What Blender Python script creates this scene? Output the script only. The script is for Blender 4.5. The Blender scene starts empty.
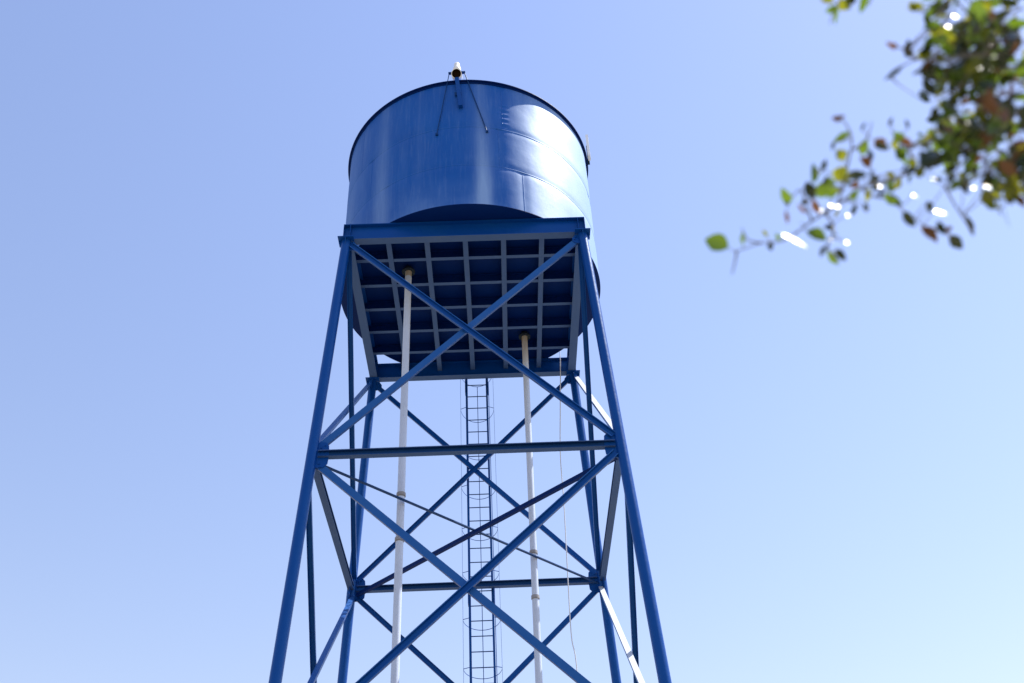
import bpy, math, random
from mathutils import Vector, Matrix, noise
R = math.radians
rng = random.Random(7)
sc = bpy.context.scene
col = sc.collection

# ------------------------------------------------------------------ camera
H = 15.6                                   # height of the platform underside (leg tops) above the ground
CAM = Vector((0.47665, -16.54248, H - 14.00217))
c_r = Vector((0.99926737, 0.00668279, -0.03768361))
c_u = Vector((0.03366323, -0.62190359, 0.78236994))
c_w = Vector((0.01820716, 0.7830653, 0.62167293))
FPX = 1037.2
cam_d = bpy.data.cameras.new('camera')
cam = bpy.data.objects.new('camera', cam_d)
col.objects.link(cam)
M = Matrix((c_r, c_u, -c_w)).transposed().to_4x4()
M.translation = CAM
cam.matrix_world = M
cam_d.sensor_width = 36
cam_d.lens = FPX / 1024 * 36
cam_d.clip_start = 0.05
cam_d.clip_end = 5000
cam_d.dof.use_dof = True
cam_d.dof.focus_distance = 22
cam_d.dof.aperture_fstop = 2.0
sc.camera = cam

# ------------------------------------------------------------------ light
SUN_AZ, SUN_EL = 106, 60                   # azimuth from the front (-y) towards the right (+x)
sdir = Vector((math.sin(R(SUN_AZ)) * math.cos(R(SUN_EL)), -math.cos(R(SUN_AZ)) * math.cos(R(SUN_EL)), math.sin(R(SUN_EL))))
world = bpy.data.worlds.new('World')
sc.world = world
world.use_nodes = True
wn = world.node_tree
bg = wn.nodes['Background']
sky = wn.nodes.new('ShaderNodeTexSky')
sky.sky_type = 'NISHITA'
sky.sun_disc = False
sky.sun_elevation = R(SUN_EL)
sky.sun_rotation = math.atan2(sdir.x, sdir.y)
sky.altitude = 50
sky.air_density = 2.0
sky.dust_density = 0.3
sky.ozone_density = 1.0
tint = wn.nodes.new('ShaderNodeMix')
tint.data_type = 'RGBA'
tint.blend_type = 'MULTIPLY'
tint.inputs[0].default_value = 1.0
tint.inputs[7].default_value = (0.975, 0.89, 1.07, 1)
wn.links.new(sky.outputs[0], tint.inputs[6])
wn.links.new(tint.outputs[2], bg.inputs[0])
bg.inputs[1].default_value = 0.10
sun_d = bpy.data.lights.new('sun', 'SUN')
sun_d.energy = 5.0
sun_d.angle = R(0.5)
sun_d.color = (1.0, 0.96, 0.9)
sun = bpy.data.objects.new('sun', sun_d)
col.objects.link(sun)
sun.location = (20, 10, 40)
sun.rotation_euler = sdir.to_track_quat('Z', 'Y').to_euler()
vs = sc.view_settings
vs.view_transform = 'Standard'
vs.look = 'None'
vs.gamma = 1
vs.use_curve_mapping = False
vs.exposure = 0.82
sc.render.engine = 'CYCLES'
sc.cycles.use_denoising = True
sc.cycles.max_bounces = 6

# ------------------------------------------------------------------ helpers
def tag(o, label=None, cat=None, group=None, kind=None):
    if label: o['label'] = label
    if cat: o['category'] = cat
    if group: o['group'] = group
    if kind: o['kind'] = kind
    return o

def empty(name, loc=(0, 0, 0), parent=None):
    o = bpy.data.objects.new(name, None)
    col.objects.link(o)
    o.location = loc
    o.empty_display_size = 0.3
    if parent: o.parent = parent
    return o

class MB:
    def __init__(s):
        s.v, s.f, s.sm, s.mi = [], [], [], []
    def add(s, vs_, fs, smooth=False, mi=0):
        n = len(s.v)
        s.v += [tuple(p) for p in vs_]
        for f in fs:
            s.f.append([i + n for i in f]); s.sm.append(smooth); s.mi.append(mi)
        return s
    def sweep(s, prof, a, b, up, smooth=False, under=0):
        """extrude a closed 2D profile (side, up) from a to b"""
        a, b = Vector(a), Vector(b)
        d = (b - a).normalized()
        up = Vector(up)
        up = (up - d * up.dot(d)).normalized()
        side = d.cross(up)
        n = len(prof)
        vs_ = [p + side * x + up * y for p in (a, b) for x, y in prof]
        fs = [(i, (i + 1) % n, n + (i + 1) % n, n + i) for i in range(n)]
        s.add(vs_, fs, smooth)
        if under: s.mi[-n] = under
        s.add(vs_[:n], [list(range(n))[::-1]])
        s.add(vs_[n:], [list(range(n))])
        return s
    def box(s, c, size, ax=None):
        c = Vector(c)
        ax = ax or (Vector((1, 0, 0)), Vector((0, 1, 0)), Vector((0, 0, 1)))
        h = [x / 2 for x in size]
        vs_ = [c + ax[0] * (i * h[0]) + ax[1] * (j * h[1]) + ax[2] * (k * h[2]) for i in (-1, 1) for j in (-1, 1) for k in (-1, 1)]
        return s.add(vs_, [(0, 1, 3, 2), (4, 6, 7, 5), (0, 4, 5, 1), (2, 3, 7, 6), (0, 2, 6, 4), (1, 5, 7, 3)])
    def plate(s, pts, nrm, t):
        """flat polygon thickened both ways along nrm"""
        nrm = Vector(nrm).normalized()
        n = len(pts)
        vs_ = [Vector(p) + nrm * (k * t / 2) for k in (-1, 1) for p in pts]
        fs = [list(range(n))[::-1], list(range(n, 2 * n))] + [(i, (i + 1) % n, n + (i + 1) % n, n + i) for i in range(n)]
        return s.add(vs_, fs)
    def tube(s, pts, r, n=12, cap=True, closed=False, mi=0):
        pts = [Vector(p) for p in pts]
        rs = r if isinstance(r, (list, tuple)) else [r] * len(pts)
        m = len(pts)
        ref = None
        rings = []
        for i, p in enumerate(pts):
            if closed: d = pts[(i + 1) % m] - pts[i - 1]
            else: d = pts[min(i + 1, m - 1)] - pts[max(i - 1, 0)]
            d = d.normalized() if d.length > 1e-9 else Vector((0, 0, 1))
            if ref is None:
                ref = d.orthogonal().normalized()
            ref = (ref - d * ref.dot(d))
            ref = ref.normalized() if ref.length > 1e-6 else d.orthogonal().normalized()
            b = d.cross(ref)
            rings.append([p + (ref * math.cos(2 * math.pi * k / n) + b * math.sin(2 * math.pi * k / n)) * rs[i] for k in range(n)])
        vs_ = [v for ring in rings for v in ring]
        fs = []
        for i in range(m if closed else m - 1):
            j = (i + 1) % m
            fs += [(i * n + k, i * n + (k + 1) % n, j * n + (k + 1) % n, j * n + k) for k in range(n)]
        s.add(vs_, fs, True, mi)
        if cap and not closed:
            s.add(rings[0], [list(range(n))[::-1]], False, mi)
            s.add(rings[-1], [list(range(n))], False, mi)
        return s
    def lathe(s, prof, n=64, c=(0, 0, 0), smooth=True, fn=None, close=False):
        c = Vector(c)
        vs_ = []
        for k in range(n):
            a = 2 * math.pi * k / n
            for r, z in prof:
                rr = r + (fn(a, z) if fn else 0)
                vs_.append(c + Vector((rr * math.sin(a), -rr * math.cos(a), z)))
        m = len(prof)
        fs = []
        for k in range(n):
            k2 = (k + 1) % n
            for i in range(m if close else m - 1):
                j = (i + 1) % m
                fs.append((k * m + i, k2 * m + i, k2 * m + j, k * m + j))
        return s.add(vs_, fs, smooth)
    def build(s, name, mat, parent=None, auto=False):
        me = bpy.data.meshes.new(name)
        me.from_pydata(s.v, [], s.f)
        me.polygons.foreach_set('use_smooth', s.sm)
        mats = mat if isinstance(mat, (list, tuple)) else [mat]
        for m_ in mats: me.materials.append(m_)
        if len(mats) > 1: me.polygons.foreach_set('material_index', s.mi)
        me.update()
        o = bpy.data.objects.new(name, me)
        col.objects.link(o)
        if parent: o.parent = parent
        return o

def P_i(h, b, tw, tf):
    x, y = b / 2, h / 2
    w = tw / 2
    return [(-x, -y), (x, -y), (x, -y + tf), (w, -y + tf), (w, y - tf), (x, y - tf), (x, y), (-x, y), (-x, y - tf), (-w, y - tf), (-w, -y + tf), (-x, -y + tf)]
def P_c(h, b, t):
    """channel: web on the side axis x=0, flanges towards +x"""
    y = h / 2
    return [(0, -y), (b, -y), (b, -y + t), (t, -y + t), (t, y - t), (b, y - t), (b, y), (0, y)]
def P_l(a, t):
    return [(0, 0), (a, 0), (a, t), (t, t), (t, a), (0, a)]
def P_r(w, h):
    return [(-w / 2, -h / 2), (w / 2, -h / 2), (w / 2, h / 2), (-w / 2, h / 2)]

# ------------------------------------------------------------------ materials
def new_mat(name):
    m = bpy.data.materials.new(name)
    m.use_nodes = True
    nt = m.node_tree
    return m, nt, nt.nodes['Principled BSDF']
def N(nt, t, **kw):
    n = nt.nodes.new(t)
    for k, v in kw.items(): setattr(n, k, v)
    return n
def math_n(nt, op, a, b=None, c=None):
    n = N(nt, 'ShaderNodeMath', operation=op)
    for i, x in enumerate((a, b, c)):
        if x is None: continue
        if isinstance(x, (int, float)): n.inputs[i].default_value = x
        else: nt.links.new(x, n.inputs[i])
    return n.outputs[0]
def mixc(nt, fac, a, b):
    n = N(nt, 'ShaderNodeMix', data_type='RGBA')
    for i, x in ((0, fac), (6, a), (7, b)):
        if isinstance(x, (int, float)): n.inputs[i].default_value = x
        elif isinstance(x, tuple): n.inputs[i].default_value = (*x, 1) if len(x) == 3 else x
        else: nt.links.new(x, n.inputs[i])
    return n.outputs[2]
def noise_n(nt, vec, scale, detail=4, rough=0.55):
    n = N(nt, 'ShaderNodeTexNoise')
    n.inputs['Scale'].default_value = scale
    n.inputs['Detail'].default_value = detail
    n.inputs['Roughness'].default_value = rough
    if vec is not None: nt.links.new(vec, n.inputs['Vector'])
    return n.outputs['Fac']
def ramp(nt, x, lo, hi, a=0.0, b=1.0):
    n = N(nt, 'ShaderNodeMapRange')
    n.inputs[1].default_value = lo; n.inputs[2].default_value = hi
    n.inputs[3].default_value = a; n.inputs[4].default_value = b
    nt.links.new(x, n.inputs[0])
    return n.outputs[0]
def bump(nt, bs, h, strength, dist):
    b = N(nt, 'ShaderNodeBump')
    b.inputs['Strength'].default_value = strength
    b.inputs['Distance'].default_value = dist
    nt.links.new(h, b.inputs['Height'])
    nt.links.new(b.outputs[0], bs.inputs['Normal'])

BLUE = (0.0008, 0.044, 0.255)
BLUE_CHALK = (0.085, 0.185, 0.42)
def steel_paint(name, base, chalk, rough=0.42, rust=0.0, spec=0.35):
    m, nt, bs = new_mat(name)
    g = N(nt, 'ShaderNodeNewGeometry').outputs['Position']
    n1 = noise_n(nt, g, 1.3, 5)
    n2 = noise_n(nt, g, 14, 6, 0.7)
    f = math_n(nt, 'MULTIPLY', ramp(nt, n1, 0.35, 0.75), ramp(nt, n2, 0.3, 0.8))
    c = mixc(nt, f, base, chalk)
    if rust:
        n3 = noise_n(nt, g, 5.5, 8, 0.75)
        c = mixc(nt, ramp(nt, n3, 0.70 - rust, 0.76 - rust), c, (0.10, 0.035, 0.012))
    nt.links.new(c, bs.inputs['Base Color'])
    nt.links.new(ramp(nt, n2, 0.2, 0.8, rough - 0.08, rough + 0.14), bs.inputs['Roughness'])
    bump(nt, bs, n2, 0.15, 0.01)
    bs.inputs['Specular IOR Level'].default_value = spec
    if base[0] < 0.02: bs.inputs['Specular Tint'].default_value = (0.30, 0.72, 1.0, 1)
    return m
paint = steel_paint('blue_steel_paint', BLUE, (0.006, 0.066, 0.26), 0.33, 0.0, 0.42)
paint_old = steel_paint('weathered_blue_paint', (0.003, 0.030, 0.14), (0.012, 0.045, 0.15), 0.5, 0.0)
leg_paint = steel_paint('leg_blue_enamel', BLUE, (0.003, 0.055, 0.27), 0.32, 0.0, 0.5)
paint_joint = steel_paint('blue_paint_with_rust_spots', BLUE, (0.006, 0.066, 0.26), 0.4, 0.075, 0.4)
blue_grey = steel_paint('blue_grey_flange_paint', (0.040, 0.090, 0.235), (0.070, 0.115, 0.24), 0.7, 0.0)  # lighter blue-grey for bottom flange faces and strut edges
sunlit = steel_paint('sunlit_brace_paint', (0.58, 0.62, 0.68), (0.48, 0.54, 0.64), 0.45)  # sun glare on the right-hand brace tops, put into the colour
skylit_blue = steel_paint('skylit_blue_paint', (0.016, 0.085, 0.31), (0.034, 0.115, 0.34), 0.45)  # lighter blue with sky light and lit edges in the colour
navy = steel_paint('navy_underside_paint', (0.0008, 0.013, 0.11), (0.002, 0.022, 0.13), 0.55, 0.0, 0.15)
white_pipe = steel_paint('white_pipe_paint', (0.53, 0.61, 0.78), (0.43, 0.49, 0.63), 0.45, 0.01)
white_lit = steel_paint('white_gloss_paint', (0.8, 0.8, 0.78), (0.7, 0.69, 0.66), 0.4)
grimy = steel_paint('grimy_grey_coupling', (0.30, 0.30, 0.33), (0.16, 0.13, 0.11), 0.6)
rusty = steel_paint('rusty_iron', (0.022, 0.011, 0.007), (0.045, 0.020, 0.010), 0.85, 0.0, 0.1)
def stained():
    m, nt, bs = new_mat('stained_cream_paint')
    g = N(nt, 'ShaderNodeNewGeometry').outputs['Position']
    sp = N(nt, 'ShaderNodeSeparateXYZ'); nt.links.new(g, sp.inputs[0])
    mp = N(nt, 'ShaderNodeMapping'); mp.inputs['Scale'].default_value = (14, 14, 1.5); nt.links.new(g, mp.inputs[0])
    st = noise_n(nt, mp.outputs[0], 1.6, 6, 0.65)
    # rust wash running down from the flange and thinning out
    f = math_n(nt, 'MULTIPLY', ramp(nt, sp.outputs[2], H - 0.58, H + 0.22, 0.0, 1.25), ramp(nt, st, 0.25, 0.75, 0.35, 1.1))
    c = mixc(nt, math_n(nt, 'MINIMUM', f, 1.0), (0.53, 0.58, 0.70), (0.38, 0.29, 0.18))
    nt.links.new(c, bs.inputs['Base Color'])
    bs.inputs['Roughness'].default_value = 0.6
    return m
rust_cream = stained()
dark_iron = steel_paint('dark_iron', (0.012, 0.014, 0.022), (0.03, 0.03, 0.036), 0.55)
concrete = steel_paint('concrete', (0.36, 0.34, 0.31), (0.28, 0.27, 0.25), 0.9)
cable_m = steel_paint('grey_cable_sheath', (0.62, 0.65, 0.72), (0.52, 0.54, 0.60), 0.5)

def tank_material():
    m, nt, bs = new_mat('tank_blue_paint')
    pos = N(nt, 'ShaderNodeNewGeometry').outputs['Position']
    sep = N(nt, 'ShaderNodeSeparateXYZ'); nt.links.new(pos, sep.inputs[0])
    az = math_n(nt, 'ARCTAN2', sep.outputs[0], math_n(nt, 'MULTIPLY', sep.outputs[1], -1.0))
    z = math_n(nt, 'SUBTRACT', sep.outputs[2], H)
    cv = N(nt, 'ShaderNodeCombineXYZ')
    nt.links.new(math_n(nt, 'MULTIPLY', az, 2.7), cv.inputs[0])
    nt.links.new(math_n(nt, 'MULTIPLY', z, 0.10), cv.inputs[2])
    st = noise_n(nt, cv.outputs[0], 3.0, 6, 0.6)       # vertical rain streaks
    st2 = noise_n(nt, cv.outputs[0], 16.0, 4, 0.6)
    blot = noise_n(nt, pos, 1.1, 5)
    fine = noise_n(nt, pos, 20, 5, 0.7)
    # two broad pale vertical bands, weaker towards the top
    def pale_band(a0, w, z_lo, z_hi, amp):
        d = math_n(nt, 'DIVIDE', math_n(nt, 'SUBTRACT', az, R(a0)), R(w))
        gss = math_n(nt, 'EXPONENT', math_n(nt, 'MULTIPLY', math_n(nt, 'MULTIPLY', d, d), -1.0))
        return math_n(nt, 'MULTIPLY', gss, ramp(nt, z, z_lo, z_hi, amp, amp * 0.25))
    whiten = math_n(nt, 'ADD', pale_band(-38, 4.0, 1.2, 3.4, 0.55), pale_band(8.2, 3.0, 0.6, 3.4, 1.1))
    whiten = math_n(nt, 'ADD', whiten, pale_band(-64, 9, 0.3, 2.6, 0.35))
    whiten = math_n(nt, 'ADD', whiten, math_n(nt, 'MULTIPLY', ramp(nt, az, R(18), R(60)), 1.3))  # sunlit side whitened in the colour to carry the glare
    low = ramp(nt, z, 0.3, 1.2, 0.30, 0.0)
    f = math_n(nt, 'ADD', math_n(nt, 'MULTIPLY', whiten, ramp(nt, st, 0.2, 0.7, 0.55, 1.1)), math_n(nt, 'MULTIPLY', ramp(nt, st, 0.45, 0.8), 0.13))
    f = math_n(nt, 'ADD', f, math_n(nt, 'MULTIPLY', ramp(nt, st2, 0.5, 0.8), 0.15))
    f = math_n(nt, 'ADD', f, math_n(nt, 'MULTIPLY', low, ramp(nt, blot, 0.3, 0.7)))
    f = math_n(nt, 'MINIMUM', f, 1.2)
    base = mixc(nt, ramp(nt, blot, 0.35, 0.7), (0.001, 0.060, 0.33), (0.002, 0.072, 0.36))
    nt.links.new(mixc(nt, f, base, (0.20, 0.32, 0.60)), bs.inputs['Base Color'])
    nt.links.new(math_n(nt, 'ADD', ramp(nt, fine, 0.2, 0.8, 0.42, 0.50), math_n(nt, 'MULTIPLY', f, 0.12)), bs.inputs['Roughness'])
    big = noise_n(nt, pos, 1.6, 3, 0.5)
    hgt = math_n(nt, 'ADD', math_n(nt, 'MULTIPLY', big, 1.0), math_n(nt, 'MULTIPLY', fine, 0.02))
    bump(nt, bs, hgt, 0.12, 0.05)
    bs.inputs['Specular IOR Level'].default_value = 0.6
    bs.inputs['Specular Tint'].default_value = (0.30, 0.72, 1.0, 1)
    return m
tank_m = tank_material()

# ------------------------------------------------------------------ ground
def ground():
    m, nt, bs = new_mat('dry_ground')
    g = N(nt, 'ShaderNodeNewGeometry').outputs['Position']
    a = noise_n(nt, g, 0.08, 6); b = noise_n(nt, g, 3.0, 8, 0.7)
    c = mixc(nt, ramp(nt, a, 0.4, 0.6), (0.23, 0.195, 0.14), (0.17, 0.16, 0.10))
    c = mixc(nt, ramp(nt, b, 0.35, 0.7), c, (0.26, 0.23, 0.185))
    nt.links.new(c, bs.inputs['Base Color'])
    bs.inputs['Roughness'].default_value = 0.95
    bump(nt, bs, b, 0.6, 0.06)
    mb = MB()
    n = 60
    L = 3000.0
    xs = [math.copysign(abs(t) ** 3, t) * L for t in [(-1 + 2 * i / n) for i in range(n + 1)]]
    vs_ = []
    for y in xs:
        for x in xs:
            d = math.hypot(x, y)
            z = 0.0 if d < 25 else 0.25 * noise.noise((x * 0.03, y * 0.03, 0)) * min(1, (d - 25) / 40)
            vs_.append((x, y, z))
    fs = [(j * (n + 1) + i, j * (n + 1) + i + 1, (j + 1) * (n + 1) + i + 1, (j + 1) * (n + 1) + i) for j in range(n) for i in range(n)]
    mb.add(vs_, fs, True)
    tag(mb.build('ground', m), 'dry pale open ground around the water tower', kind='structure')
ground()

# ------------------------------------------------------------------ water tower
tower = empty('water_tower', (0, 0, 0))
tag(tower, 'tall blue steel water tower with round tank on four braced legs', 'water tower')
A, B = 2.25, 0.04467                         # half width at the leg tops, batter
Z1, Z2, Z3 = -5.01, -10.05, -15.1            # strut levels below the platform, foot
TR, TB, TT = 2.727, 0.3335, 4.05             # tank radius, bottom, top
TO = Vector((0.041, 0.001, H))               # tank axis
def lp(sx, sy, z, inset=0.0):
    h = A - B * z - inset
    return Vector((sx * h, sy * h, H + z))
def W(x, y, z): return Vector((x, y, H + z))

# tank shell ------------------------------------------------------------
SEAMS = (1.45, 2.60)
tank = empty('tank', (0, 0, 0), tower)
def dents(a, z):
    v = Vector((2.7 * math.sin(a), -2.7 * math.cos(a), z))
    d = 0.006 * noise.noise(v * 0.9) + 0.0035 * noise.noise(v * 2.3 + Vector((5, 1, 2)))
    for s in SEAMS: d -= 0.006 * math.exp(-((z - s) / 0.09) ** 2)
    # vertical plate joints pull the sheet in a little too
    for lo, hi, js in ((TB, SEAMS[0], (24.7, 85, 145, -36, -95, -155)), (SEAMS[0], SEAMS[1], (14.5, 75, 135, -46, -105, -165)), (SEAMS[1], TT, (16.6, 92, 160, -55, -120))):
        if lo <= z <= hi:
            for j in js:
                da = (math.degrees(a) - j + 180) % 360 - 180
                d -= 0.006 * math.exp(-(da / 2.0) ** 2)
    # buckled plate edge beside the upper vertical weld
    da = (math.degrees(a) - 17.3 + 180) % 360 - 180
    if SEAMS[1] < z < 3.4: d += 0.008 * math.sin((z - 2.6) * 41) * math.exp(-(da / 1.3) ** 2)
    return d
shell = MB()
zs = [TB + (TT - TB) * i / 150 for i in range(151)]
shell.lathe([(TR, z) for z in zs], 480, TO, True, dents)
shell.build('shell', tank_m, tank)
bot = MB()
bot.lathe([(0.0005, TB + 0.0), (1.0, TB), (2.0, TB), (TR + 0.004, TB), (TR + 0.004, TB + 0.012), (TR - 0.02, TB + 0.012)], 192, TO, False)
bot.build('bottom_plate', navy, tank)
roof = MB()
roof.lathe([(TR + 0.048, TT), (TR + 0.048, TT + 0.012), (1.5, TT + 0.10), (0.0005, TT + 0.22)], 192, TO, False)
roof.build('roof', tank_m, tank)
rim = MB()
rim.lathe([(TR - 0.01, TT - 0.065), (TR + 0.012, TT - 0.065), (TR + 0.012, TT - 0.016), (TR + 0.056, TT - 0.016), (TR + 0.056, TT - 0.003), (TR - 0.01, TT - 0.003)], 192, TO, False, None, True)
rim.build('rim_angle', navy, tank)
for s in SEAMS:
    mb = MB()
    mb.lathe([(TR - 0.009, s - 0.016), (TR - 0.003, s - 0.010), (TR - 0.001, s), (TR - 0.003, s + 0.010), (TR - 0.009, s + 0.016)], 360, TO, True,
             lambda a, z, s=s: 0.0015 * noise.noise((a * 40, s, 0)) + 0.006 * noise.noise(Vector((2.7 * math.sin(a), -2.7 * math.cos(a), s)) * 0.9) + 0.0035 * noise.noise(Vector((2.7 * math.sin(a), -2.7 * math.cos(a), s)) * 2.3 + Vector((5, 1, 2))))
    mb.build('weld_seam', tank_m, tank)
for lo, hi, j in ((TB, SEAMS[0], 24.7), (SEAMS[0], SEAMS[1], 14.5), (SEAMS[1], TT, 16.6), (TB, SEAMS[0], -36), (SEAMS[0], SEAMS[1], -46), (SEAMS[1], TT, -55)):
    mb = MB()
    a = R(j)
    pts = []
    for i in range(25):
        z = lo + 0.02 + (hi - lo - 0.04) * i / 24
        r_ = TR + dents(a, z) - 0.003
        pts.append(TO + Vector((r_ * math.sin(a), -r_ * math.cos(a), z)))
    mb.tube(pts, 0.007, 6)
    mb.build('weld_seam', tank_m, tank)

# platform ---------------------------------------------------------------
BE, BH, BF = 2.225, 0.395, 0.17              # edge beam centre, depth, flange width
ib = P_i(BH, BF, 0.012, 0.016)
def beam_with_stiffeners(p, q, nrm):
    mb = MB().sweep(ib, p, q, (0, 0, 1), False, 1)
    d = (q - p).normalized()
    L = (q - p).length
    for t in (0.004, 0.13, L - 0.13, L - 0.004):
        for s in (-1, 1):
            mb.box(p + d * t + nrm * (s * (BF / 4 + 0.001)), (0.010, BF / 2 - 0.008, BH - 0.036), (d, nrm, Vector((0, 0, 1))))
    return mb
zc = -0.076 + BH / 2
for sy in (-1, 1):
    beam_with_stiffeners(W(-2.32, sy * BE, zc), W(2.32, sy * BE, zc), Vector((0, sy, 0))).build('edge_beam', [paint, blue_grey], tower)
for sx in (-1, 1):
    beam_with_stiffeners(W(sx * BE, -BE + BF / 2 + 0.004, zc), W(sx * BE, BE - BF / 2 - 0.004, zc), Vector((sx, 0, 0))).build('edge_beam', [paint, blue_grey], tower)
jh = 0.215
jp = P_i(jh, 0.10, 0.008, 0.010)
for k in range(-2, 3):
    MB().sweep(jp, W(k * 0.745, -BE + 0.02, 0.105 + jh / 2), W(k * 0.745, BE - 0.02, 0.105 + jh / 2), (0, 0, 1), False, 1).build('joist', [navy, blue_grey], tower)
jp2 = P_i(jh - 0.010, 0.085, 0.008, 0.010)
for k in range(-2, 3):
    y = k * 0.745 + 0.02
    MB().sweep(jp2, W(-BE + 0.02, y, 0.108 + jh / 2), W(BE - 0.02, y, 0.108 + jh / 2), (0, 0, 1), False, 1).build('joist', [navy, blue_grey], tower)

# legs ---------------------------------------------------------------------
LR = 0.088
for sx in (-1, 1):
    for sy in (-1, 1):
        mb = MB().tube([lp(sx, sy, -0.10 + (Z3 + 0.10) * i / 12) for i in range(13)], LR, 32)
        leg = mb.build('leg', leg_paint, tower)
        c = lp(sx, sy, -0.089)
        cp = MB().box(c, (0.30, 0.30, 0.016))
        for dx, dy in ((sx, 0), (0, sy)):     # small stiffener fins under the cap plate
            d = Vector((dx, dy, 0))
            n_ = Vector((dy, dx, 0))
            q = lp(sx, sy, -0.098)
            cp.plate([q + d * 0.07, q + d * 0.145, q + d * 0.145 + Vector((0, 0, -0.03)), q + d * 0.09 + Vector((0, 0, -0.17)), q + d * 0.07 + Vector((0, 0, -0.17))], n_, 0.010)
        cp.build('cap_plate', paint, leg)
        f = lp(sx, sy, Z3)
        bp = MB().box(f + Vector((0, 0, -0.012)), (0.42, 0.42, 0.024))
        for bx in (-1, 1):
            for by in (-1, 1):
                bp.tube([f + Vector((bx * 0.16, by * 0.16, 0)), f + Vector((bx * 0.16, by * 0.16, 0.05))], 0.016, 6)
        bp.build('base_plate', paint_old, leg)
        ft = MB()
        zt = f.z - 0.024
        lo, hi = 0.48, 0.36
        v = [(f.x + i * s_, f.y + j * s_, zz) for s_, zz in ((lo, -0.3), (hi, zt)) for i, j in ((-1, -1), (1, -1), (1, 1), (-1, 1))]
        ft.add(v, [(3, 2, 1, 0), (4, 5, 6, 7)] + [(i, (i + 1) % 4, 4 + (i + 1) % 4, 4 + i) for i in range(4)])
        ft.build('concrete_footing', concrete, tower)

# faces: struts, diagonals, gussets ----------------------------------------
FACES = {'front': (Vector((0, -1, 0)), Vector((1, 0, 0))), 'back': (Vector((0, 1, 0)), Vector((1, 0, 0))),
         'left': (Vector((-1, 0, 0)), Vector((0, 1, 0))), 'right': (Vector((1, 0, 0)), Vector((0, 1, 0)))}
def fp(face, s, z):
    """point on a face's corner leg axis; s = -1/+1 along the face's own axis"""
    n_, t_ = FACES[face]
    h = A - B * z
    return n_ * h + t_ * (s * h) + Vector((0, 0, H + z))
def shorten(p, q, a, b):
    d = (q - p).normalized()
    return p + d * a, q - d * b
LEVELS = (0.0, Z1, Z2, Z3)
for face, (fn_, ft_) in FACES.items():
    fnorm = (fn_ + Vector((0, 0, B))).normalized()
    frontal = face in ('front', 'back')
    for li in range(3):
        za, zb = LEVELS[li] - (0.12 if li == 0 else 0.07), LEVELS[li + 1] + (0.06 if li < 2 else 0.35)
        for k, s in enumerate((-1, 1)):
            p, q = fp(face, s, za), fp(face, -s, zb)
            p, q = shorten(p, q, 0.15, 0.15)
            first = (k == 0) if li % 2 == 0 else (k == 1)     # which of the pair lies on the outside
            if not frontal: first = not first
            sgn = 1 if first else -1
            off = fnorm * (sgn * 0.008)
            d = (q - p).normalized()
            upn = fnorm.cross(d); upn = upn if upn.z > 0 else -upn    # in-plane, facing up
            mb = MB()
            if frontal:
                # web in the plane of the face, toes pointing away from the plate
                hh, bb = (0.118, 0.05) if face == 'front' else (0.100, 0.045)
                side = d.cross(upn)
                prof = P_c(hh, bb, 0.015 if face == 'front' else 0.009)
                if side.dot(fnorm) * sgn < 0: prof = [(-x, y) for x, y in prof][::-1]
                mb.sweep(prof, p + off, q + off, upn)
                if face == 'front' and not first: mb.mi[7] = 1  # sky reflection painted as a lighter web
                if face == 'front' and first: mb.mi[1] = mb.mi[5] = 1    # lit flange edges painted as pale lines
            else:
                # web across the face, toes pointing down
                dep, wd = 0.095, 0.055
                side = d.cross(upn)
                c0 = off + fnorm * (sgn * dep / 2)
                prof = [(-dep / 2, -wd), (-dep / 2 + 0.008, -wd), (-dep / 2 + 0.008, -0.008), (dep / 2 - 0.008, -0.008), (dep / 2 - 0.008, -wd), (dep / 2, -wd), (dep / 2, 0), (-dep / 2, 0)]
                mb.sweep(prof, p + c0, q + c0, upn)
                mb.mi[6] = 1  # top face painted sunlit on the right, shaded on the left
            mb.build('diagonal_brace', [paint, sunlit if face == 'right' else skylit_blue] if not frontal else [paint, skylit_blue], tower)
    for li in (1, 2):
        z = LEVELS[li]
        p, q = shorten(fp(face, -1, z), fp(face, 1, z), LR + 0.012, LR + 0.012)
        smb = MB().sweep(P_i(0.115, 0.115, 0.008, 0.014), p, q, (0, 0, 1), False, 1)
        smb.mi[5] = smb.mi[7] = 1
        smb.build('strut', [paint_old, blue_grey], tower)
    for li in range(3):
        z = LEVELS[li]
        for s in (-1, 1):
            inward = ft_ * (-s)
            up = Vector((0, 0, 1))
            o = fp(face, s, z)
            mb = MB()
            if li == 0:
                poly = [(0.07, -0.11), (0.14, -0.11), (0.20, -0.20), (0.20, -0.27), (0.16, -0.32), (0.075, -0.34)]
            else:
                poly = [(0.07, 0.24), (0.20, 0.24), (0.26, 0.17), (0.27, 0.07), (0.27, -0.07), (0.26, -0.18), (0.19, -0.25), (0.07, -0.25)]
            slope = fn_ * (-B) + up
            pts = [o + inward * x + slope * y for x, y in poly]
            mb.plate(pts, fnorm, 0.013)
            for bx, by in ((0.13, -0.18), (0.16, -0.24), (0.14, 0.13), (0.20, 0.17)):
                if li == 0 and by > 0: continue
                c = o + inward * bx + slope * by
                mb.tube([c - fnorm * 0.022, c + fnorm * 0.022], 0.014, 6)
            mb.build('gusset_plate', paint_joint, tower)
# level cross bracing between opposite legs
for z in (Z1, Z2):
    for (sx, size, dz) in ((-1, 0.050, -0.13), (1, 0.070, -0.19)):
        p, q = shorten(lp(sx, -1, z + dz), lp(-sx, 1, z + dz), 0.16, 0.16)
        MB().sweep(P_l(size, 0.008), p, q, (0, 0, 1)).build('cross_brace', navy if sx > 0 else paint_old, tower)

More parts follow.
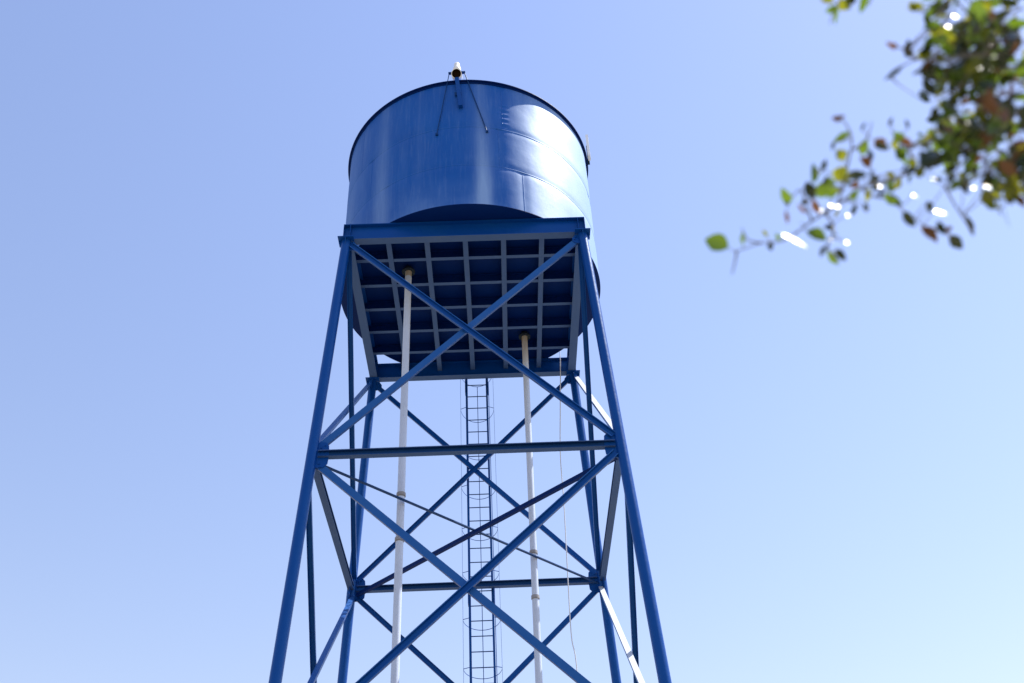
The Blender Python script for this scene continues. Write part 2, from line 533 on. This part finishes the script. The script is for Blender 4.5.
# pipes ---------------------------------------------------------------------
def standpipe(top, foot, r, stain, couplings):
    top, foot = Vector(top), Vector(foot)
    d = (foot - top).normalized()
    L = (foot - top).length
    n = 40
    pipe = MB().tube([top + d * (stain + (L - stain) * i / n) for i in range(n + 1)], r, 24).build('standpipe', white_pipe, tower)
    MB().tube([top, top + d * (stain - 0.002)], r * 0.97, 24).build('stained_pipe_end', rust_cream, pipe)
    f = MB().tube([top + Vector((0, 0, 0.10)), top + Vector((0, 0, 0.028))], r * 1.25, 24)
    f.tube([top + Vector((0, 0, 0.026)), top + Vector((0, 0, -0.004))], r * 2.0, 24)
    for k in range(8):
        a = k * math.pi / 4
        c = top + Vector((math.cos(a), math.sin(a), 0)) * r * 1.62
        f.tube([c + Vector((0, 0, 0.04)), c + Vector((0, 0, -0.02))], 0.012, 6)
    f.build('pipe_flange', dark_iron, pipe)
    for z in couplings:
        t = (top.z - H - z) / -d.z
        c = top + d * t
        MB().tube([c - d * 0.030, c + d * 0.030], r * 1.22, 24).tube([c + d * 0.031, c + d * 0.045], r * 1.06, 24).build('pipe_coupling', grimy, pipe)
standpipe(W(-1.184, -1.02, 0.20), W(-1.19, -1.02, -15.7), 0.066, 0.14, (-4.95, -5.8, -10.0))
standpipe(W(1.168, 1.20, 0.20), W(0.97, 1.20, -15.7), 0.064, 0.75, (-5.0, -5.9, -10.0))

# ladder ----------------------------------------------------------------------
lad = empty('ladder', (0, 0, 0), tower)
LX, LW = 0.073, 0.225
def ly(z): return A - B * z + 0.12
for s in (-1, 1):
    mb = MB()
    mb.sweep(P_r(0.042, 0.062), W(LX + s * LW, ly(0.30), 0.30), W(LX + s * LW, ly(-15.5), -15.5), (0, 1, 0))
    mb.build('side_rail', paint, lad)
k = 0
z = 0.10
while z > -15.2:
    MB().tube([W(LX - LW, ly(z), z), W(LX + LW, ly(z), z)], 0.011, 8).build('rung', paint_old, lad)
    z -= 0.3048
hoops = [0.21 - 0.97 * i for i in range(13)]
HR = 0.37
def hoop_pt(z, t):
    # open hoop behind the rails
    a = t * math.pi
    return W(LX - math.cos(a) * HR, ly(z) + 0.10 + math.sin(a) * 0.55, z)
for z in hoops:
    pts = [W(LX - LW, ly(z) + 0.02, z)] + [hoop_pt(z, i / 20) for i in range(21)] + [W(LX + LW, ly(z) + 0.02, z)]
    mb = MB()
    for p, q in zip(pts[:-1], pts[1:]):
        mb.sweep(P_r(0.005, 0.012), p, q, (0, 0, 1))
    mb.build('cage_hoop', paint, lad)
for t in (0.02, 0.25, 0.5, 0.75, 0.98):
    mb = MB()
    mb.sweep(P_r(0.014, 0.005), hoop_pt(hoops[0], t), hoop_pt(hoops[-1], t), (math.cos(t * math.pi) * -1, math.sin(t * math.pi), 0))
    mb.build('cage_strip', paint, lad)
for zz, y0 in ((-0.27, BE + 0.07), (Z1 - 0.20, A - B * Z1 + 0.02), (Z2 - 0.20, A - B * Z2 + 0.02)):
    for s in (-1, 1):
        x = LX + s * (LW + 0.028)
        mb = MB().box(W(x, (y0 + ly(zz)) / 2 + 0.02, zz), (0.014, ly(zz) - y0 + 0.08, 0.36 if zz > -1 else 0.34))
        mb.build('ladder_bracket', paint, lad)

# overflow pipe and lamp bracket at the rim ------------------------------------
def tw(azd, r, z):
    a = R(azd)
    return TO + Vector((r * math.sin(a), -r * math.cos(a), z))
AZ = -2.4
rad = Vector((math.sin(R(AZ)), -math.cos(R(AZ)), 0))
tan = Vector((math.cos(R(AZ)), math.sin(R(AZ)), 0))
post = MB().sweep(P_r(0.085, 0.085), tw(-1.5, TR + 0.052, 3.17), tw(-3.0, TR + 0.052, 4.10), rad).build('overflow_post', paint, tower)
MB().box(tw(-2.6, TR + 0.03, 3.62), (0.14, 0.012, 0.10), (tan, rad, Vector((0, 0, 1)))).build('post_clip', paint_old, post)
tilt = R(38)
ax_ = rad * math.cos(tilt) - Vector((0, 0, 1)) * math.sin(tilt)
up_ = rad * math.sin(tilt) + Vector((0, 0, 1)) * math.cos(tilt)
end = tw(-3.0, TR + 0.14, 4.16)
n = 28
ring = lambda c, r_: [c + (tan * math.cos(2 * math.pi * i / n) + up_ * math.sin(2 * math.pi * i / n)) * r_ for i in range(n)]
op = MB()
v = ring(end - ax_ * 0.30, 0.11) + ring(end, 0.11) + ring(end, 0.098)
fs = []
for a_ in range(2):
    fs += [(a_ * n + i, a_ * n + (i + 1) % n, (a_ + 1) * n + (i + 1) % n, (a_ + 1) * n + i) for i in range(n)]
op.add(v, fs, True)
op.add(ring(end - ax_ * 0.30, 0.11), [list(range(n))[::-1]])
op.build('overflow_pipe', white_lit, post)
ri = MB()
v = ring(end - ax_ * 0.001, 0.0975) + ring(end - ax_ * 0.10, 0.0975)
ri.add(v, [(i, n + i, n + (i + 1) % n, (i + 1) % n) for i in range(n)], True)
ri.add(v[n:], [list(range(n))])
ri.build('rusty_pipe_mouth', rusty, post)
MB().box(end - ax_ * 0.13 + Vector((0, 0, 0.075)), (0.36, 0.05, 0.035), (tan, rad, Vector((0, 0, 1)))).build('crossbar', paint_old, post)
for s_, az_, z_ in ((-1, -11.9, 2.43), (1, 9.6, 2.45)):
    p = end - ax_ * 0.13 + Vector((0, 0, 0.06)) + tan * (s_ * 0.165)
    q = tw(az_, TR + 0.02, z_)
    mb = MB().tube([p, q], 0.011 if s_ > 0 else 0.009, 8)
    mb.box(q, (0.05, 0.03, 0.05), (tan, rad, Vector((0, 0, 1))))
    mb.build('stay_rod', paint_old, post)
lamp_c = end - ax_ * 0.16 + Vector((0, 0, 0.095))
lm = MB().lathe([(0.001, 0), (0.085, 0), (0.085, 0.13), (0.062, 0.15), (0.062, 0.27), (0.048, 0.31), (0.001, 0.325)], 24, lamp_c)
lm.build('beacon_lamp', white_lit, post)

# antenna panel at the rim (a thing fixed on the tower's edge)
an = empty('antenna_panel', tw(81, TR + 0.14, 4.0))
tag(an, 'small white upright antenna panel mounted on the right edge of the tank rim', 'antenna')
def loc(p): return p - an.location
ra = Vector((math.sin(R(81)), -math.cos(R(81)), 0)); ta = Vector((math.cos(R(81)), math.sin(R(81)), 0))
MB().box(loc(tw(80, TR + 0.105, 4.41)), (0.15, 0.06, 0.74), (ta, ra, Vector((0, 0, 1)))).build('panel', white_lit, an)
mb = MB().tube([loc(tw(83.5, TR + 0.08, 4.07)), loc(tw(83.5, TR + 0.08, 4.66))], 0.022, 10)
mb.box(loc(tw(83, TR + 0.055, 4.085)), (0.16, 0.09, 0.03), (ta, ra, Vector((0, 0, 1))))
mb.build('mounting_pole', dark_iron, an)

# loose cable hanging at the back right corner
cb = MB()
pts = [W(1.96, 2.12, 4.0), W(1.99, 2.12, 2.0), W(1.985, 2.1, 0.36), W(1.90, 2.1, -1.0), W(1.815, 2.1, -2.3), W(1.81, 2.1, -3.48), W(1.77, 2.1, -5.25), W(1.757, 2.1, -6.3), W(1.81, 2.1, -6.9), W(1.80, 2.1, -9.0), W(1.85, 2.1, -12), W(1.82, 2.1, -14.5)]
sm = []
for i in range(len(pts) - 1):
    p0, p1, p2, p3 = pts[max(i - 1, 0)], pts[i], pts[i + 1], pts[min(i + 2, len(pts) - 1)]
    for k in range(8):
        t = k / 8
        sm.append(0.5 * ((2 * p1) + (p2 - p0) * t + (2 * p0 - 5 * p1 + 4 * p2 - p3) * t * t + (3 * p1 - p0 - 3 * p2 + p3) * t ** 3))
sm.append(pts[-1])
cb.tube(sm, 0.011, 8)
tag(cb.build('cable', cable_m), 'thin pale cable hanging loose from the tank at the back right corner', 'cable')
# ------------------------------------------------------------------ oak tree whose bough hangs into the view
def at(px, py, d):
    """the point d metres from the eye in the direction of a spot in the photograph"""
    v = c_w + c_r * ((px - 512) / FPX) - c_u * ((py - 341.5) / FPX)
    return CAM + v.normalized() * d
def leaf_material(name, c1, c2, rough, trans):
    m, nt, bs = new_mat(name)
    g = N(nt, 'ShaderNodeNewGeometry')
    oi = noise_n(nt, g.outputs['Position'], 9.0, 3)
    fine = noise_n(nt, g.outputs['Position'], 160.0, 3)
    c = mixc(nt, ramp(nt, oi, 0.35, 0.65), c1, c2)
    c = mixc(nt, ramp(nt, fine, 0.3, 0.8, 0, 0.5), c, tuple(x * 0.6 for x in c1))
    nt.links.new(c, bs.inputs['Base Color'])
    bs.inputs['Roughness'].default_value = rough
    tr = N(nt, 'ShaderNodeBsdfTranslucent')
    nt.links.new(mixc(nt, 0.5, c, tuple(min(1, x * 3.2) for x in c2)), tr.inputs[0])
    mx = N(nt, 'ShaderNodeMixShader')
    mx.inputs[0].default_value = trans
    nt.links.new(bs.outputs[0], mx.inputs[1]); nt.links.new(tr.outputs[0], mx.inputs[2])
    nt.links.new(mx.outputs[0], nt.nodes['Material Output'].inputs[0])
    return m
leaf_mats = [leaf_material('green_leaf', (0.046, 0.090, 0.006), (0.080, 0.125, 0.008), 0.28, 0.40),
             leaf_material('yellow_green_leaf', (0.085, 0.120, 0.005), (0.15, 0.15, 0.007), 0.30, 0.50),
             leaf_material('dark_leaf', (0.014, 0.026, 0.006), (0.024, 0.036, 0.007), 0.27, 0.10),
             leaf_material('brown_leaf', (0.12, 0.050, 0.014), (0.16, 0.065, 0.02), 0.5, 0.16)]
bark, nt_, bs_ = new_mat('oak_bark')
g_ = N(nt_, 'ShaderNodeNewGeometry').outputs['Position']
b1, b2 = noise_n(nt_, g_, 7, 8, 0.7), noise_n(nt_, g_, 40, 4)
nt_.links.new(mixc(nt_, ramp(nt_, b1, 0.35, 0.65), (0.10, 0.085, 0.075), (0.20, 0.175, 0.16)), bs_.inputs['Base Color'])
bs_.inputs['Roughness'].default_value = 0.9
bump(nt_, bs_, b1, 0.8, 0.02)

oak = empty('oak_tree', (3.7, -13.6, 0))
tag(oak, 'leafy oak tree with a bough of green and brown leaves hanging in at upper right', 'tree')
O = Vector(oak.location)
wood, crown = MB(), MB()
UP = Vector((0, 0, 1))
def rand_unit():
    while True:
        v = Vector((rng.uniform(-1, 1), rng.uniform(-1, 1), rng.uniform(-1, 1)))
        if 0.05 < v.length < 1: return v.normalized()
glints = []
def blocks(p, r):
    for g in glints:
        for dr in (sdir, (CAM - g).normalized()):
            t = (p - g).dot(dr)
            if t > 0.004 and ((p - g) - dr * t).length < r: return True
    return False
def add_leaf(base, d, nrm, L, Wd, mi, fold=0.25, curl=0.15):
    """one small oval leaf with a folded midrib, slightly wavy edge and a curled tip"""
    d = d.normalized()
    nrm = (nrm - d * nrm.dot(d))
    nrm = nrm.normalized() if nrm.length > 1e-4 else d.orthogonal().normalized()
    if blocks(base + d * (L / 2), L * 0.55): return
    s = d.cross(nrm)
    prof = ((0.0, 0.05), (0.12, 0.52), (0.32, 0.95), (0.55, 1.0), (0.78, 0.66), (0.92, 0.32), (1.0, 0.02))
    v = []
    for t, w in prof:
        mid = base + d * (t * L) - nrm * (curl * L * t * t)
        j1, j2 = rng.uniform(0.88, 1.12), rng.uniform(0.88, 1.12)
        v += [mid - s * (w * Wd / 2 * j1) + nrm * (fold * w * Wd / 2), mid, mid + s * (w * Wd / 2 * j2) + nrm * (fold * w * Wd / 2)]
    v = [p - O for p in v]
    fs = []
    for i in range(len(prof) - 1):
        a = i * 3
        fs += [(a, a + 1, a + 4, a + 3), (a + 1, a + 2, a + 5, a + 4)]
    crown.add(v, fs, True, mi)
def pick():
    r = rng.random()
    return 0 if r < 0.46 else 1 if r < 0.64 else 2 if r < 0.90 else 3
def smooth_path(pts, k=6):
    out = []
    for i in range(len(pts) - 1):
        p0, p1, p2, p3 = pts[max(i - 1, 0)], pts[i], pts[i + 1], pts[min(i + 2, len(pts) - 1)]
        for j in range(k):
            t = j / k
            out.append(0.5 * ((2 * p1) + (p2 - p0) * t + (2 * p0 - 5 * p1 + 4 * p2 - p3) * t * t + (3 * p1 - p0 - 3 * p2 + p3) * t ** 3))
    return out + [pts[-1]]
def limb(pts, r0, r1, n=8, k=6):
    pts = smooth_path([Vector(p) for p in pts], k)
    m = len(pts)
    wood.tube([p - O for p in pts], [r0 + (r1 - r0) * (i / (m - 1)) ** 0.8 for i in range(m)], n)
    return pts
twig_pts = []
def twig(pp, r0=0.0035, r1=0.0012):
    pts = limb([at(*p) for p in pp], r0, r1, 6, 8)
    twig_pts.extend(pts)
    return pts
def stem_to_twig(base):
    q = min(twig_pts, key=lambda p: (p - base).length)
    if (q - base).length > 0.004:
        m = (q + base) / 2 + UP * 0.006 * rng.uniform(-1, 1)
        wood.tube([p - O for p in (q, m, base)], [0.0014, 0.0011, 0.0009], 5)
HALF = lambda p: ((CAM - p).normalized() + sdir).normalized()
def leaf_at(x0, y0, x1, y1, d, mi=None, wr=0.5, dz=0.0, glint=False):
    """a leaf whose stalk end and tip are seen at the two spots"""
    a, b = at(x0, y0, d), at(x1, y1, d + dz)
    L = (b - a).length
    view = (CAM - a).normalized()
    nrm = HALF(a) if glint else (view + rand_unit() * 0.75)
    if glint:
        dd = b - a
        dd = dd - nrm * dd.dot(nrm)
        b = a + dd
        add_leaf(a, b - a, nrm, L, L * wr, 0 if mi is None else mi, 0.10, 0.05)
    else:
        add_leaf(a, b - a, nrm, L, L * wr, pick() if mi is None else mi, rng.uniform(0.1, 0.45), rng.uniform(0, 0.3))
    stem_to_twig(a)

# trunk and main limbs
trunk_top = Vector((3.45, -13.75, 2.5))
limb([(3.78, -13.55, -0.1), (3.70, -13.6, 0.5), (3.58, -13.68, 1.5), trunk_top], 0.24, 0.15, 20)
limb([(3.70, -13.6, -0.05), (3.95, -13.35, -0.02), (4.2, -13.2, -0.12)], 0.14, 0.04, 10)
limb([(3.70, -13.6, -0.05), (3.45, -13.8, -0.02), (3.3, -14.0, -0.12)], 0.14, 0.04, 10)
J = at(1075, 95, 3.0)
bough = limb([trunk_top - Vector((0, 0, 0.1)), trunk_top + Vector((-0.35, -0.25, 0.55)), (J + trunk_top + Vector((-0.2, -0.2, 1.0))) / 2, J], 0.075, 0.020, 12)
for lp_ in ([trunk_top - UP * 0.15, (3.9, -13.3, 3.3), (4.6, -12.9, 4.2), (5.2, -12.9, 4.8)], [trunk_top - UP * 0.15, (3.4, -14.2, 3.4), (3.5, -15.0, 4.1), (3.8, -15.7, 4.5)],
            [trunk_top - UP * 0.2, (4.1, -14.1, 3.2), (5.0, -14.6, 3.8), (5.7, -14.9, 4.0)], [trunk_top - UP * 0.1, (3.5, -13.5, 3.4), (3.9, -13.6, 4.4), (4.1, -13.8, 5.2)]):
    limb(lp_, 0.10, 0.02, 10)

# twigs of the bough, from the thick right-hand mass towards the drooping left tip
T = [
 [(1075, 95, 3.0), (1010, 80, 2.8), (975, 75, 2.72), (945, 62, 2.66), (915, 60, 2.62), (890, 76, 2.60)],
 [(1075, 95, 3.0), (1020, 125, 2.8), (985, 135, 2.7), (950, 150, 2.65), (920, 168, 2.62), (890, 180, 2.60), (862, 188, 2.58), (838, 204, 2.56), (808, 224, 2.55), (785, 240, 2.53), (762, 243, 2.52), (737, 251, 2.50)],
 [(1075, 95, 3.0), (1040, 150, 2.85), (1000, 165, 2.7), (968, 182, 2.64), (945, 186, 2.62)],
 [(1010, 80, 2.8), (990, 40, 2.75), (965, 10, 2.72), (930, -20, 2.7), (880, -30, 2.68), (850, -14, 2.66), (834, 12, 2.65), (830, 24, 2.65)],
 [(1075, 95, 3.0), (1060, 30, 2.8), (1020, -10, 2.75), (985, -20, 2.7), (940, 8, 2.68)],
 [(737, 251, 2.50), (735, 262, 2.50), (732, 274, 2.50)],
 [(762, 243, 2.52), (748, 240, 2.52), (742, 228, 2.52)],
 [(838, 204, 2.56), (846, 172, 2.57), (852, 142, 2.58), (846, 124, 2.58), (838, 118, 2.58)],
 [(852, 150, 2.58), (866, 140, 2.58), (872, 122, 2.59)],
 [(862, 188, 2.58), (872, 196, 2.58), (890, 200, 2.58), (905, 212, 2.58), (928, 228, 2.58)],
 [(812, 221, 2.55), (806, 205, 2.55), (800, 190, 2.56), (790, 200, 2.55)],
 [(824, 212, 2.55), (834, 228, 2.55), (828, 246, 2.54), (834, 258, 2.54)],
 [(945, 186, 2.62), (952, 200, 2.62), (962, 216, 2.60), (972, 232, 2.60)],
 [(928, 228, 2.58), (944, 232, 2.58), (952, 238, 2.58), (960, 247, 2.58)],
 [(915, 168, 2.62), (908, 150, 2.6), (898, 140, 2.6), (892, 132, 2.6)],
 [(915, 60, 2.62), (905, 50, 2.61), (893, 46, 2.61)],
 [(1000, 165, 2.7), (1010, 190, 2.65), (1012, 205, 2.65)],
 [(930, -20, 2.7), (880, -8, 2.66), (868, 6, 2.66)],
 [(890, 76, 2.60), (898, 84, 2.6)],
]
for t in T:
    r0 = 0.0052 if t[0][0] > 1060 else 0.0030
    twig(t, r0, 0.0013)

# sparse leaves one by one
GLINT = [(782, 234, 808, 247, 2.53, .34), (934, 211, 949, 208, 2.58, .5), (930, 178, 936, 180, 2.6, .8), (970, 187, 977, 191, 2.6, .5), (829, 205, 834, 206, 2.54, .8), (846, 215, 851, 216, 2.54, .7), (845, 242, 850, 241, 2.54, .8), (828, 239, 833, 240, 2.54, .7),
     (950, 15, 957, 20, 2.62, .8), (946, 26, 951, 28, 2.62, .8), (988, 44, 992, 46, 2.66, .7), (912, 195, 917, 197, 2.58, .9), (830, 227, 835, 225, 2.54, .8), (820, 210, 823, 209, 2.54, .9), (984, 186, 990, 191, 2.5, .5), (878, 186, 882, 187, 2.5, .8), (864, 208, 868, 210, 2.5, .8), (836, 206, 840, 208, 2.5, .8)]
for x0, y0, x1, y1, d, wr in GLINT: glints.append(at((x0 + x1) / 2, (y0 + y1) / 2, d))
for x0, y0, x1, y1, d, wr in GLINT: leaf_at(x0, y0, x1, y1, d, 0, wr, 0, True)
S = [  # x0,y0 -> x1,y1, distance, kind, width ratio
 (727, 247, 707, 238, 2.50, 0, .8), (743, 244, 741, 233, 2.52, 0, .5), (770, 243, 771, 250, 2.52, 2, .8), (767, 236, 764, 231, 2.52, 1, .5),
 (791, 201, 781, 190, 2.54, 0, .7), (788, 205, 786, 196, 2.54, 2, .6), (786, 212, 788, 222, 2.54, 3, .35),
 (812, 182, 816, 164, 2.55, 0, .6), (822, 170, 826, 160, 2.55, 2, .5), (812, 198, 808, 182, 2.55, 2, .7), (818, 196, 830, 182, 2.55, 0, .8),
 (826, 186, 848, 170, 2.55, 1, .8), (836, 180, 845, 168, 2.55, 1, .9), (846, 178, 866, 174, 2.56, 2, .55), (868, 178, 884, 170, 2.56, 1, .7),
 (852, 200, 858, 190, 2.55, 0, .7), (855, 205, 852, 215, 2.55, 2, .5), (818, 214, 832, 206, 2.55, 0, .8), (830, 216, 838, 226, 2.55, 3, .6),
 (808, 232, 826, 238, 2.54, 0, .75), (836, 238, 854, 228, 2.54, 1, .8), (842, 240, 854, 236, 2.54, 0, .8), (828, 252, 838, 264, 2.54, 0, .55), (836, 250, 846, 260, 2.54, 2, .5),
 (826, 246, 820, 256, 2.54, 2, .5), (864, 204, 868, 212, 2.56, 2, .5), (800, 222, 804, 214, 2.55, 2, .5), (796, 232, 802, 226, 2.55, 1, .6), (780, 240, 776, 234, 2.53, 0, .5),
 (806, 212, 798, 205, 2.55, 3, .5), (842, 192, 836, 186, 2.55, 3, .8), (858, 182, 852, 188, 2.55, 3, .7), (870, 166, 862, 158, 2.56, 3, .8),
 (834, 142, 850, 132, 2.57, 0, .35), (834, 142, 832, 150, 2.57, 2, .4), (862, 154, 866, 140, 2.57, 0, .6), (862, 130, 864, 122, 2.57, 2, .5), (844, 160, 838, 150, 2.57, 1, .9),
 (838, 122, 840, 114, 2.57, 3, 1.0), (868, 150, 872, 160, 2.57, 2, .5), (884, 148, 876, 138, 2.58, 3, .8), (878, 142, 886, 152, 2.58, 2, .9), (896, 150, 906, 158, 2.58, 0, .8),
 (896, 150, 894, 138, 2.58, 1, .5), (902, 142, 896, 132, 2.58, 0, .8), (892, 118, 888, 126, 2.58, 2, .4), (908, 128, 906, 120, 2.58, 2, .4),
 (886, 194, 900, 206, 2.56, 0, .55), (904, 212, 914, 226, 2.56, 2, .6), (882, 188, 880, 198, 2.56, 2, .5), (928, 202, 930, 212, 2.58, 2, .7),
 (922, 228, 938, 238, 2.57, 3, .7), (938, 222, 944, 234, 2.57, 2, .5), (950, 236, 962, 248, 2.57, 2, .6), (946, 232, 952, 226, 2.57, 3, .5),
 (966, 216, 976, 234, 2.59, 2, .35), (985, 190, 992, 208, 2.6, 1, .6), (1006, 194, 1012, 204, 2.6, 2, .5), (974, 170, 984, 184, 2.62, 0, .7),
 (896, 44, 886, 46, 2.6, 3, 1.0), (904, 50, 914, 56, 2.6, 2, .6), (908, 40, 906, 52, 2.6, 2, .5), (918, 56, 932, 52, 2.6, 1, .8), (926, 62, 934, 80, 2.6, 2, .8), (930, 76, 926, 66, 2.6, 0, .8),
 (902, 66, 886, 80, 2.59, 2, .25), (944, 70, 950, 74, 2.6, 3, .6), (950, 50, 952, 58, 2.62, 0, .7), (948, 36, 958, 42, 2.62, 3, .9), (930, 30, 946, 34, 2.64, 1, .8),
 (930, 18, 926, 24, 2.64, 2, .8), (952, 88, 956, 84, 2.6, 2, .5),
 (832, 2, 820, -6, 2.65, 1, .8), (836, 6, 826, 12, 2.65, 0, .8), (838, 2, 850, 8, 2.65, 1, .8), (846, -4, 856, 2, 2.65, 2, .8), (866, -6, 861, 12, 2.65, 0, .45), (838, 8, 833, 24, 2.65, 0, .25),
]
for (x0, y0, x1, y1, d, mi, wr) in S:
    cx_, cy_ = (x0 + x1) / 2, (y0 + y1) / 2
    k_ = 1.15
    leaf_at(cx_ + (x0 - cx_) * k_, cy_ + (y0 - cy_) * k_, cx_ + (x1 - cx_) * k_, cy_ + (y1 - cy_) * k_, d + rng.uniform(-0.05, 0.05), mi, wr, rng.uniform(-0.02, 0.02))
# the dense part: leaves all round the thicker twigs at the right
def dense(poly_pts, count, L0, L1):
    for _ in range(count):
        x, y, sx, sy = rng.choice(poly_pts)
        x += rng.gauss(0, sx); y += rng.gauss(0, sy)
        d = rng.uniform(2.35, 2.95)
        a = at(x, y, d)
        dr = (rand_unit() + Vector((-0.3, -0.2, -0.5))).normalized()
        L = rng.uniform(L0, L1)
        r = rng.random()
        mi = 2 if r < 0.46 else 0 if r < 0.77 else 1 if r < 0.92 else 3
        add_leaf(a, dr, rand_unit() + UP * 0.5, L, L * rng.uniform(0.45, 0.7), mi, rng.uniform(0.05, 0.4), rng.uniform(0, 0.3))
        if rng.random() < 0.5: stem_to_twig(a)
dense([(1005, 95, 26, 36), (1010, 35, 24, 28), (965, 20, 18, 14), (990, 160, 24, 14), (950, 130, 16, 14), (1030, 150, 20, 24), (980, 70, 18, 26), (1012, 70, 18, 40), (990, 120, 26, 20)], 250, 0.030, 0.060)
dense([(905, 165, 10, 10), (880, 180, 10, 6), (920, 150, 8, 10), (940, 172, 10, 6)], 26, 0.024, 0.040)
dense([(830, 190, 12, 10), (834, 226, 12, 10), (850, 178, 10, 6)], 22, 0.022, 0.034)
# leafy side shoots: leaves set alternately on short stalks
for _ in range(40):
    x, y, d = rng.uniform(935, 1050), rng.uniform(-15, 165), rng.uniform(2.45, 2.9)
    if y > 150 - (x - 935) * -0.3: continue
    ang = rng.gauss(2.6, 0.7)
    ln = rng.uniform(35, 75)
    pp = [(x, y, d)]
    for q in range(3):
        ang += rng.gauss(0, 0.25)
        pp.append((pp[-1][0] + math.cos(ang) * ln / 3, pp[-1][1] + math.sin(ang) * ln / 3, d + rng.uniform(-0.03, 0.03) * q))
    if min(p[0] for p in pp) < 915: continue
    path = twig(pp, 0.0026, 0.0011)
    stem_to_twig(path[0])
    side = 1
    for q in range(2, len(path) - 1, 2):
        t_ = (path[q + 1] - path[q - 1]).normalized()
        sd = t_.cross((CAM - path[q]).normalized()).normalized() * side
        side = -side
        dd = (t_ * 0.6 + sd * 0.8 + rand_unit() * 0.45).normalized()
        b_ = path[q] + dd * 0.007
        wood.tube([path[q] - O, b_ - O], 0.0009, 5)
        r = rng.random()
        L = rng.uniform(0.026, 0.050)
        add_leaf(b_, dd, UP + rand_unit() * 0.8, L, L * rng.uniform(0.45, 0.62), 2 if r < 0.27 else 0 if r < 0.64 else 1 if r < 0.93 else 3, rng.uniform(0.05, 0.4), rng.uniform(0, 0.3))

# leaves along the long drooping twig, and a few waxy ones among the dense shoots
for x, y in ((880, 182), (892, 178), (903, 175), (912, 171), (924, 166), (934, 160), (946, 153), (958, 148), (870, 186), (848, 198), (820, 215), (930, 178), (955, 176), (972, 178), (990, 172)):
    for sgn_ in (-1, 1):
        if rng.random() < 0.2: continue
        leaf_at(x + rng.gauss(0, 3), y + sgn_ * rng.uniform(1, 4), x + rng.gauss(-4, 7), y + sgn_ * rng.uniform(9, 16), 2.6 + rng.uniform(-0.05, 0.05), rng.choice((0, 0, 1, 2, 2, 3)), rng.uniform(0.45, 0.7), rng.uniform(-0.02, 0.02))

# the rest of the crown, outside the view of the photograph
def in_view(p, mx=40):
    v = p - CAM
    z = v.dot(c_w)
    if z < 0.15: return False
    x = 512 + FPX * v.dot(c_r) / z; y = 341.5 - FPX * v.dot(c_u) / z
    return -mx < x < 1024 + mx and -mx < y < 683 + mx
centres = [(5.2, -12.9, 4.9, 1.0), (3.8, -15.7, 4.6, 0.9), (5.7, -14.9, 4.1, 1.0), (4.2, -13.8, 5.4, 1.0), (4.6, -12.6, 3.8, 0.9), (3.6, -14.7, 4.3, 0.8), (4.9, -14.2, 4.9, 1.0), (3.0, -14.6, 3.9, 0.5), (5.6, -13.6, 3.4, 0.8)]
for cx_, cy_, cz_, cr_ in centres:
    C_ = Vector((cx_, cy_, cz_))
    for _ in range(60):
        tip = C_ + Vector((rng.gauss(0, 1), rng.gauss(0, 1), rng.gauss(0, 0.75))) * cr_ * 0.55
        root = C_ + (trunk_top + UP - C_) * rng.uniform(0.05, 0.35)
        mid = (tip + root) / 2 + rand_unit() * 0.12
        if in_view(tip) or in_view(mid) or in_view(root): continue
        limb([root, mid, tip], 0.010, 0.002, 5, 3)
        for q in range(46):
            t = rng.uniform(0.25, 1.0)
            base = root.lerp(tip, t) + rand_unit() * rng.uniform(0.02, 0.20)
            if in_view(base): continue
            L = rng.uniform(0.035, 0.06)
            add_leaf(base, rand_unit() - UP * 0.4, rand_unit() + UP * 0.6, L, L * 0.55, pick())
wood.build('trunk', bark, oak)
crown.build('crown', leaf_mats, oak)
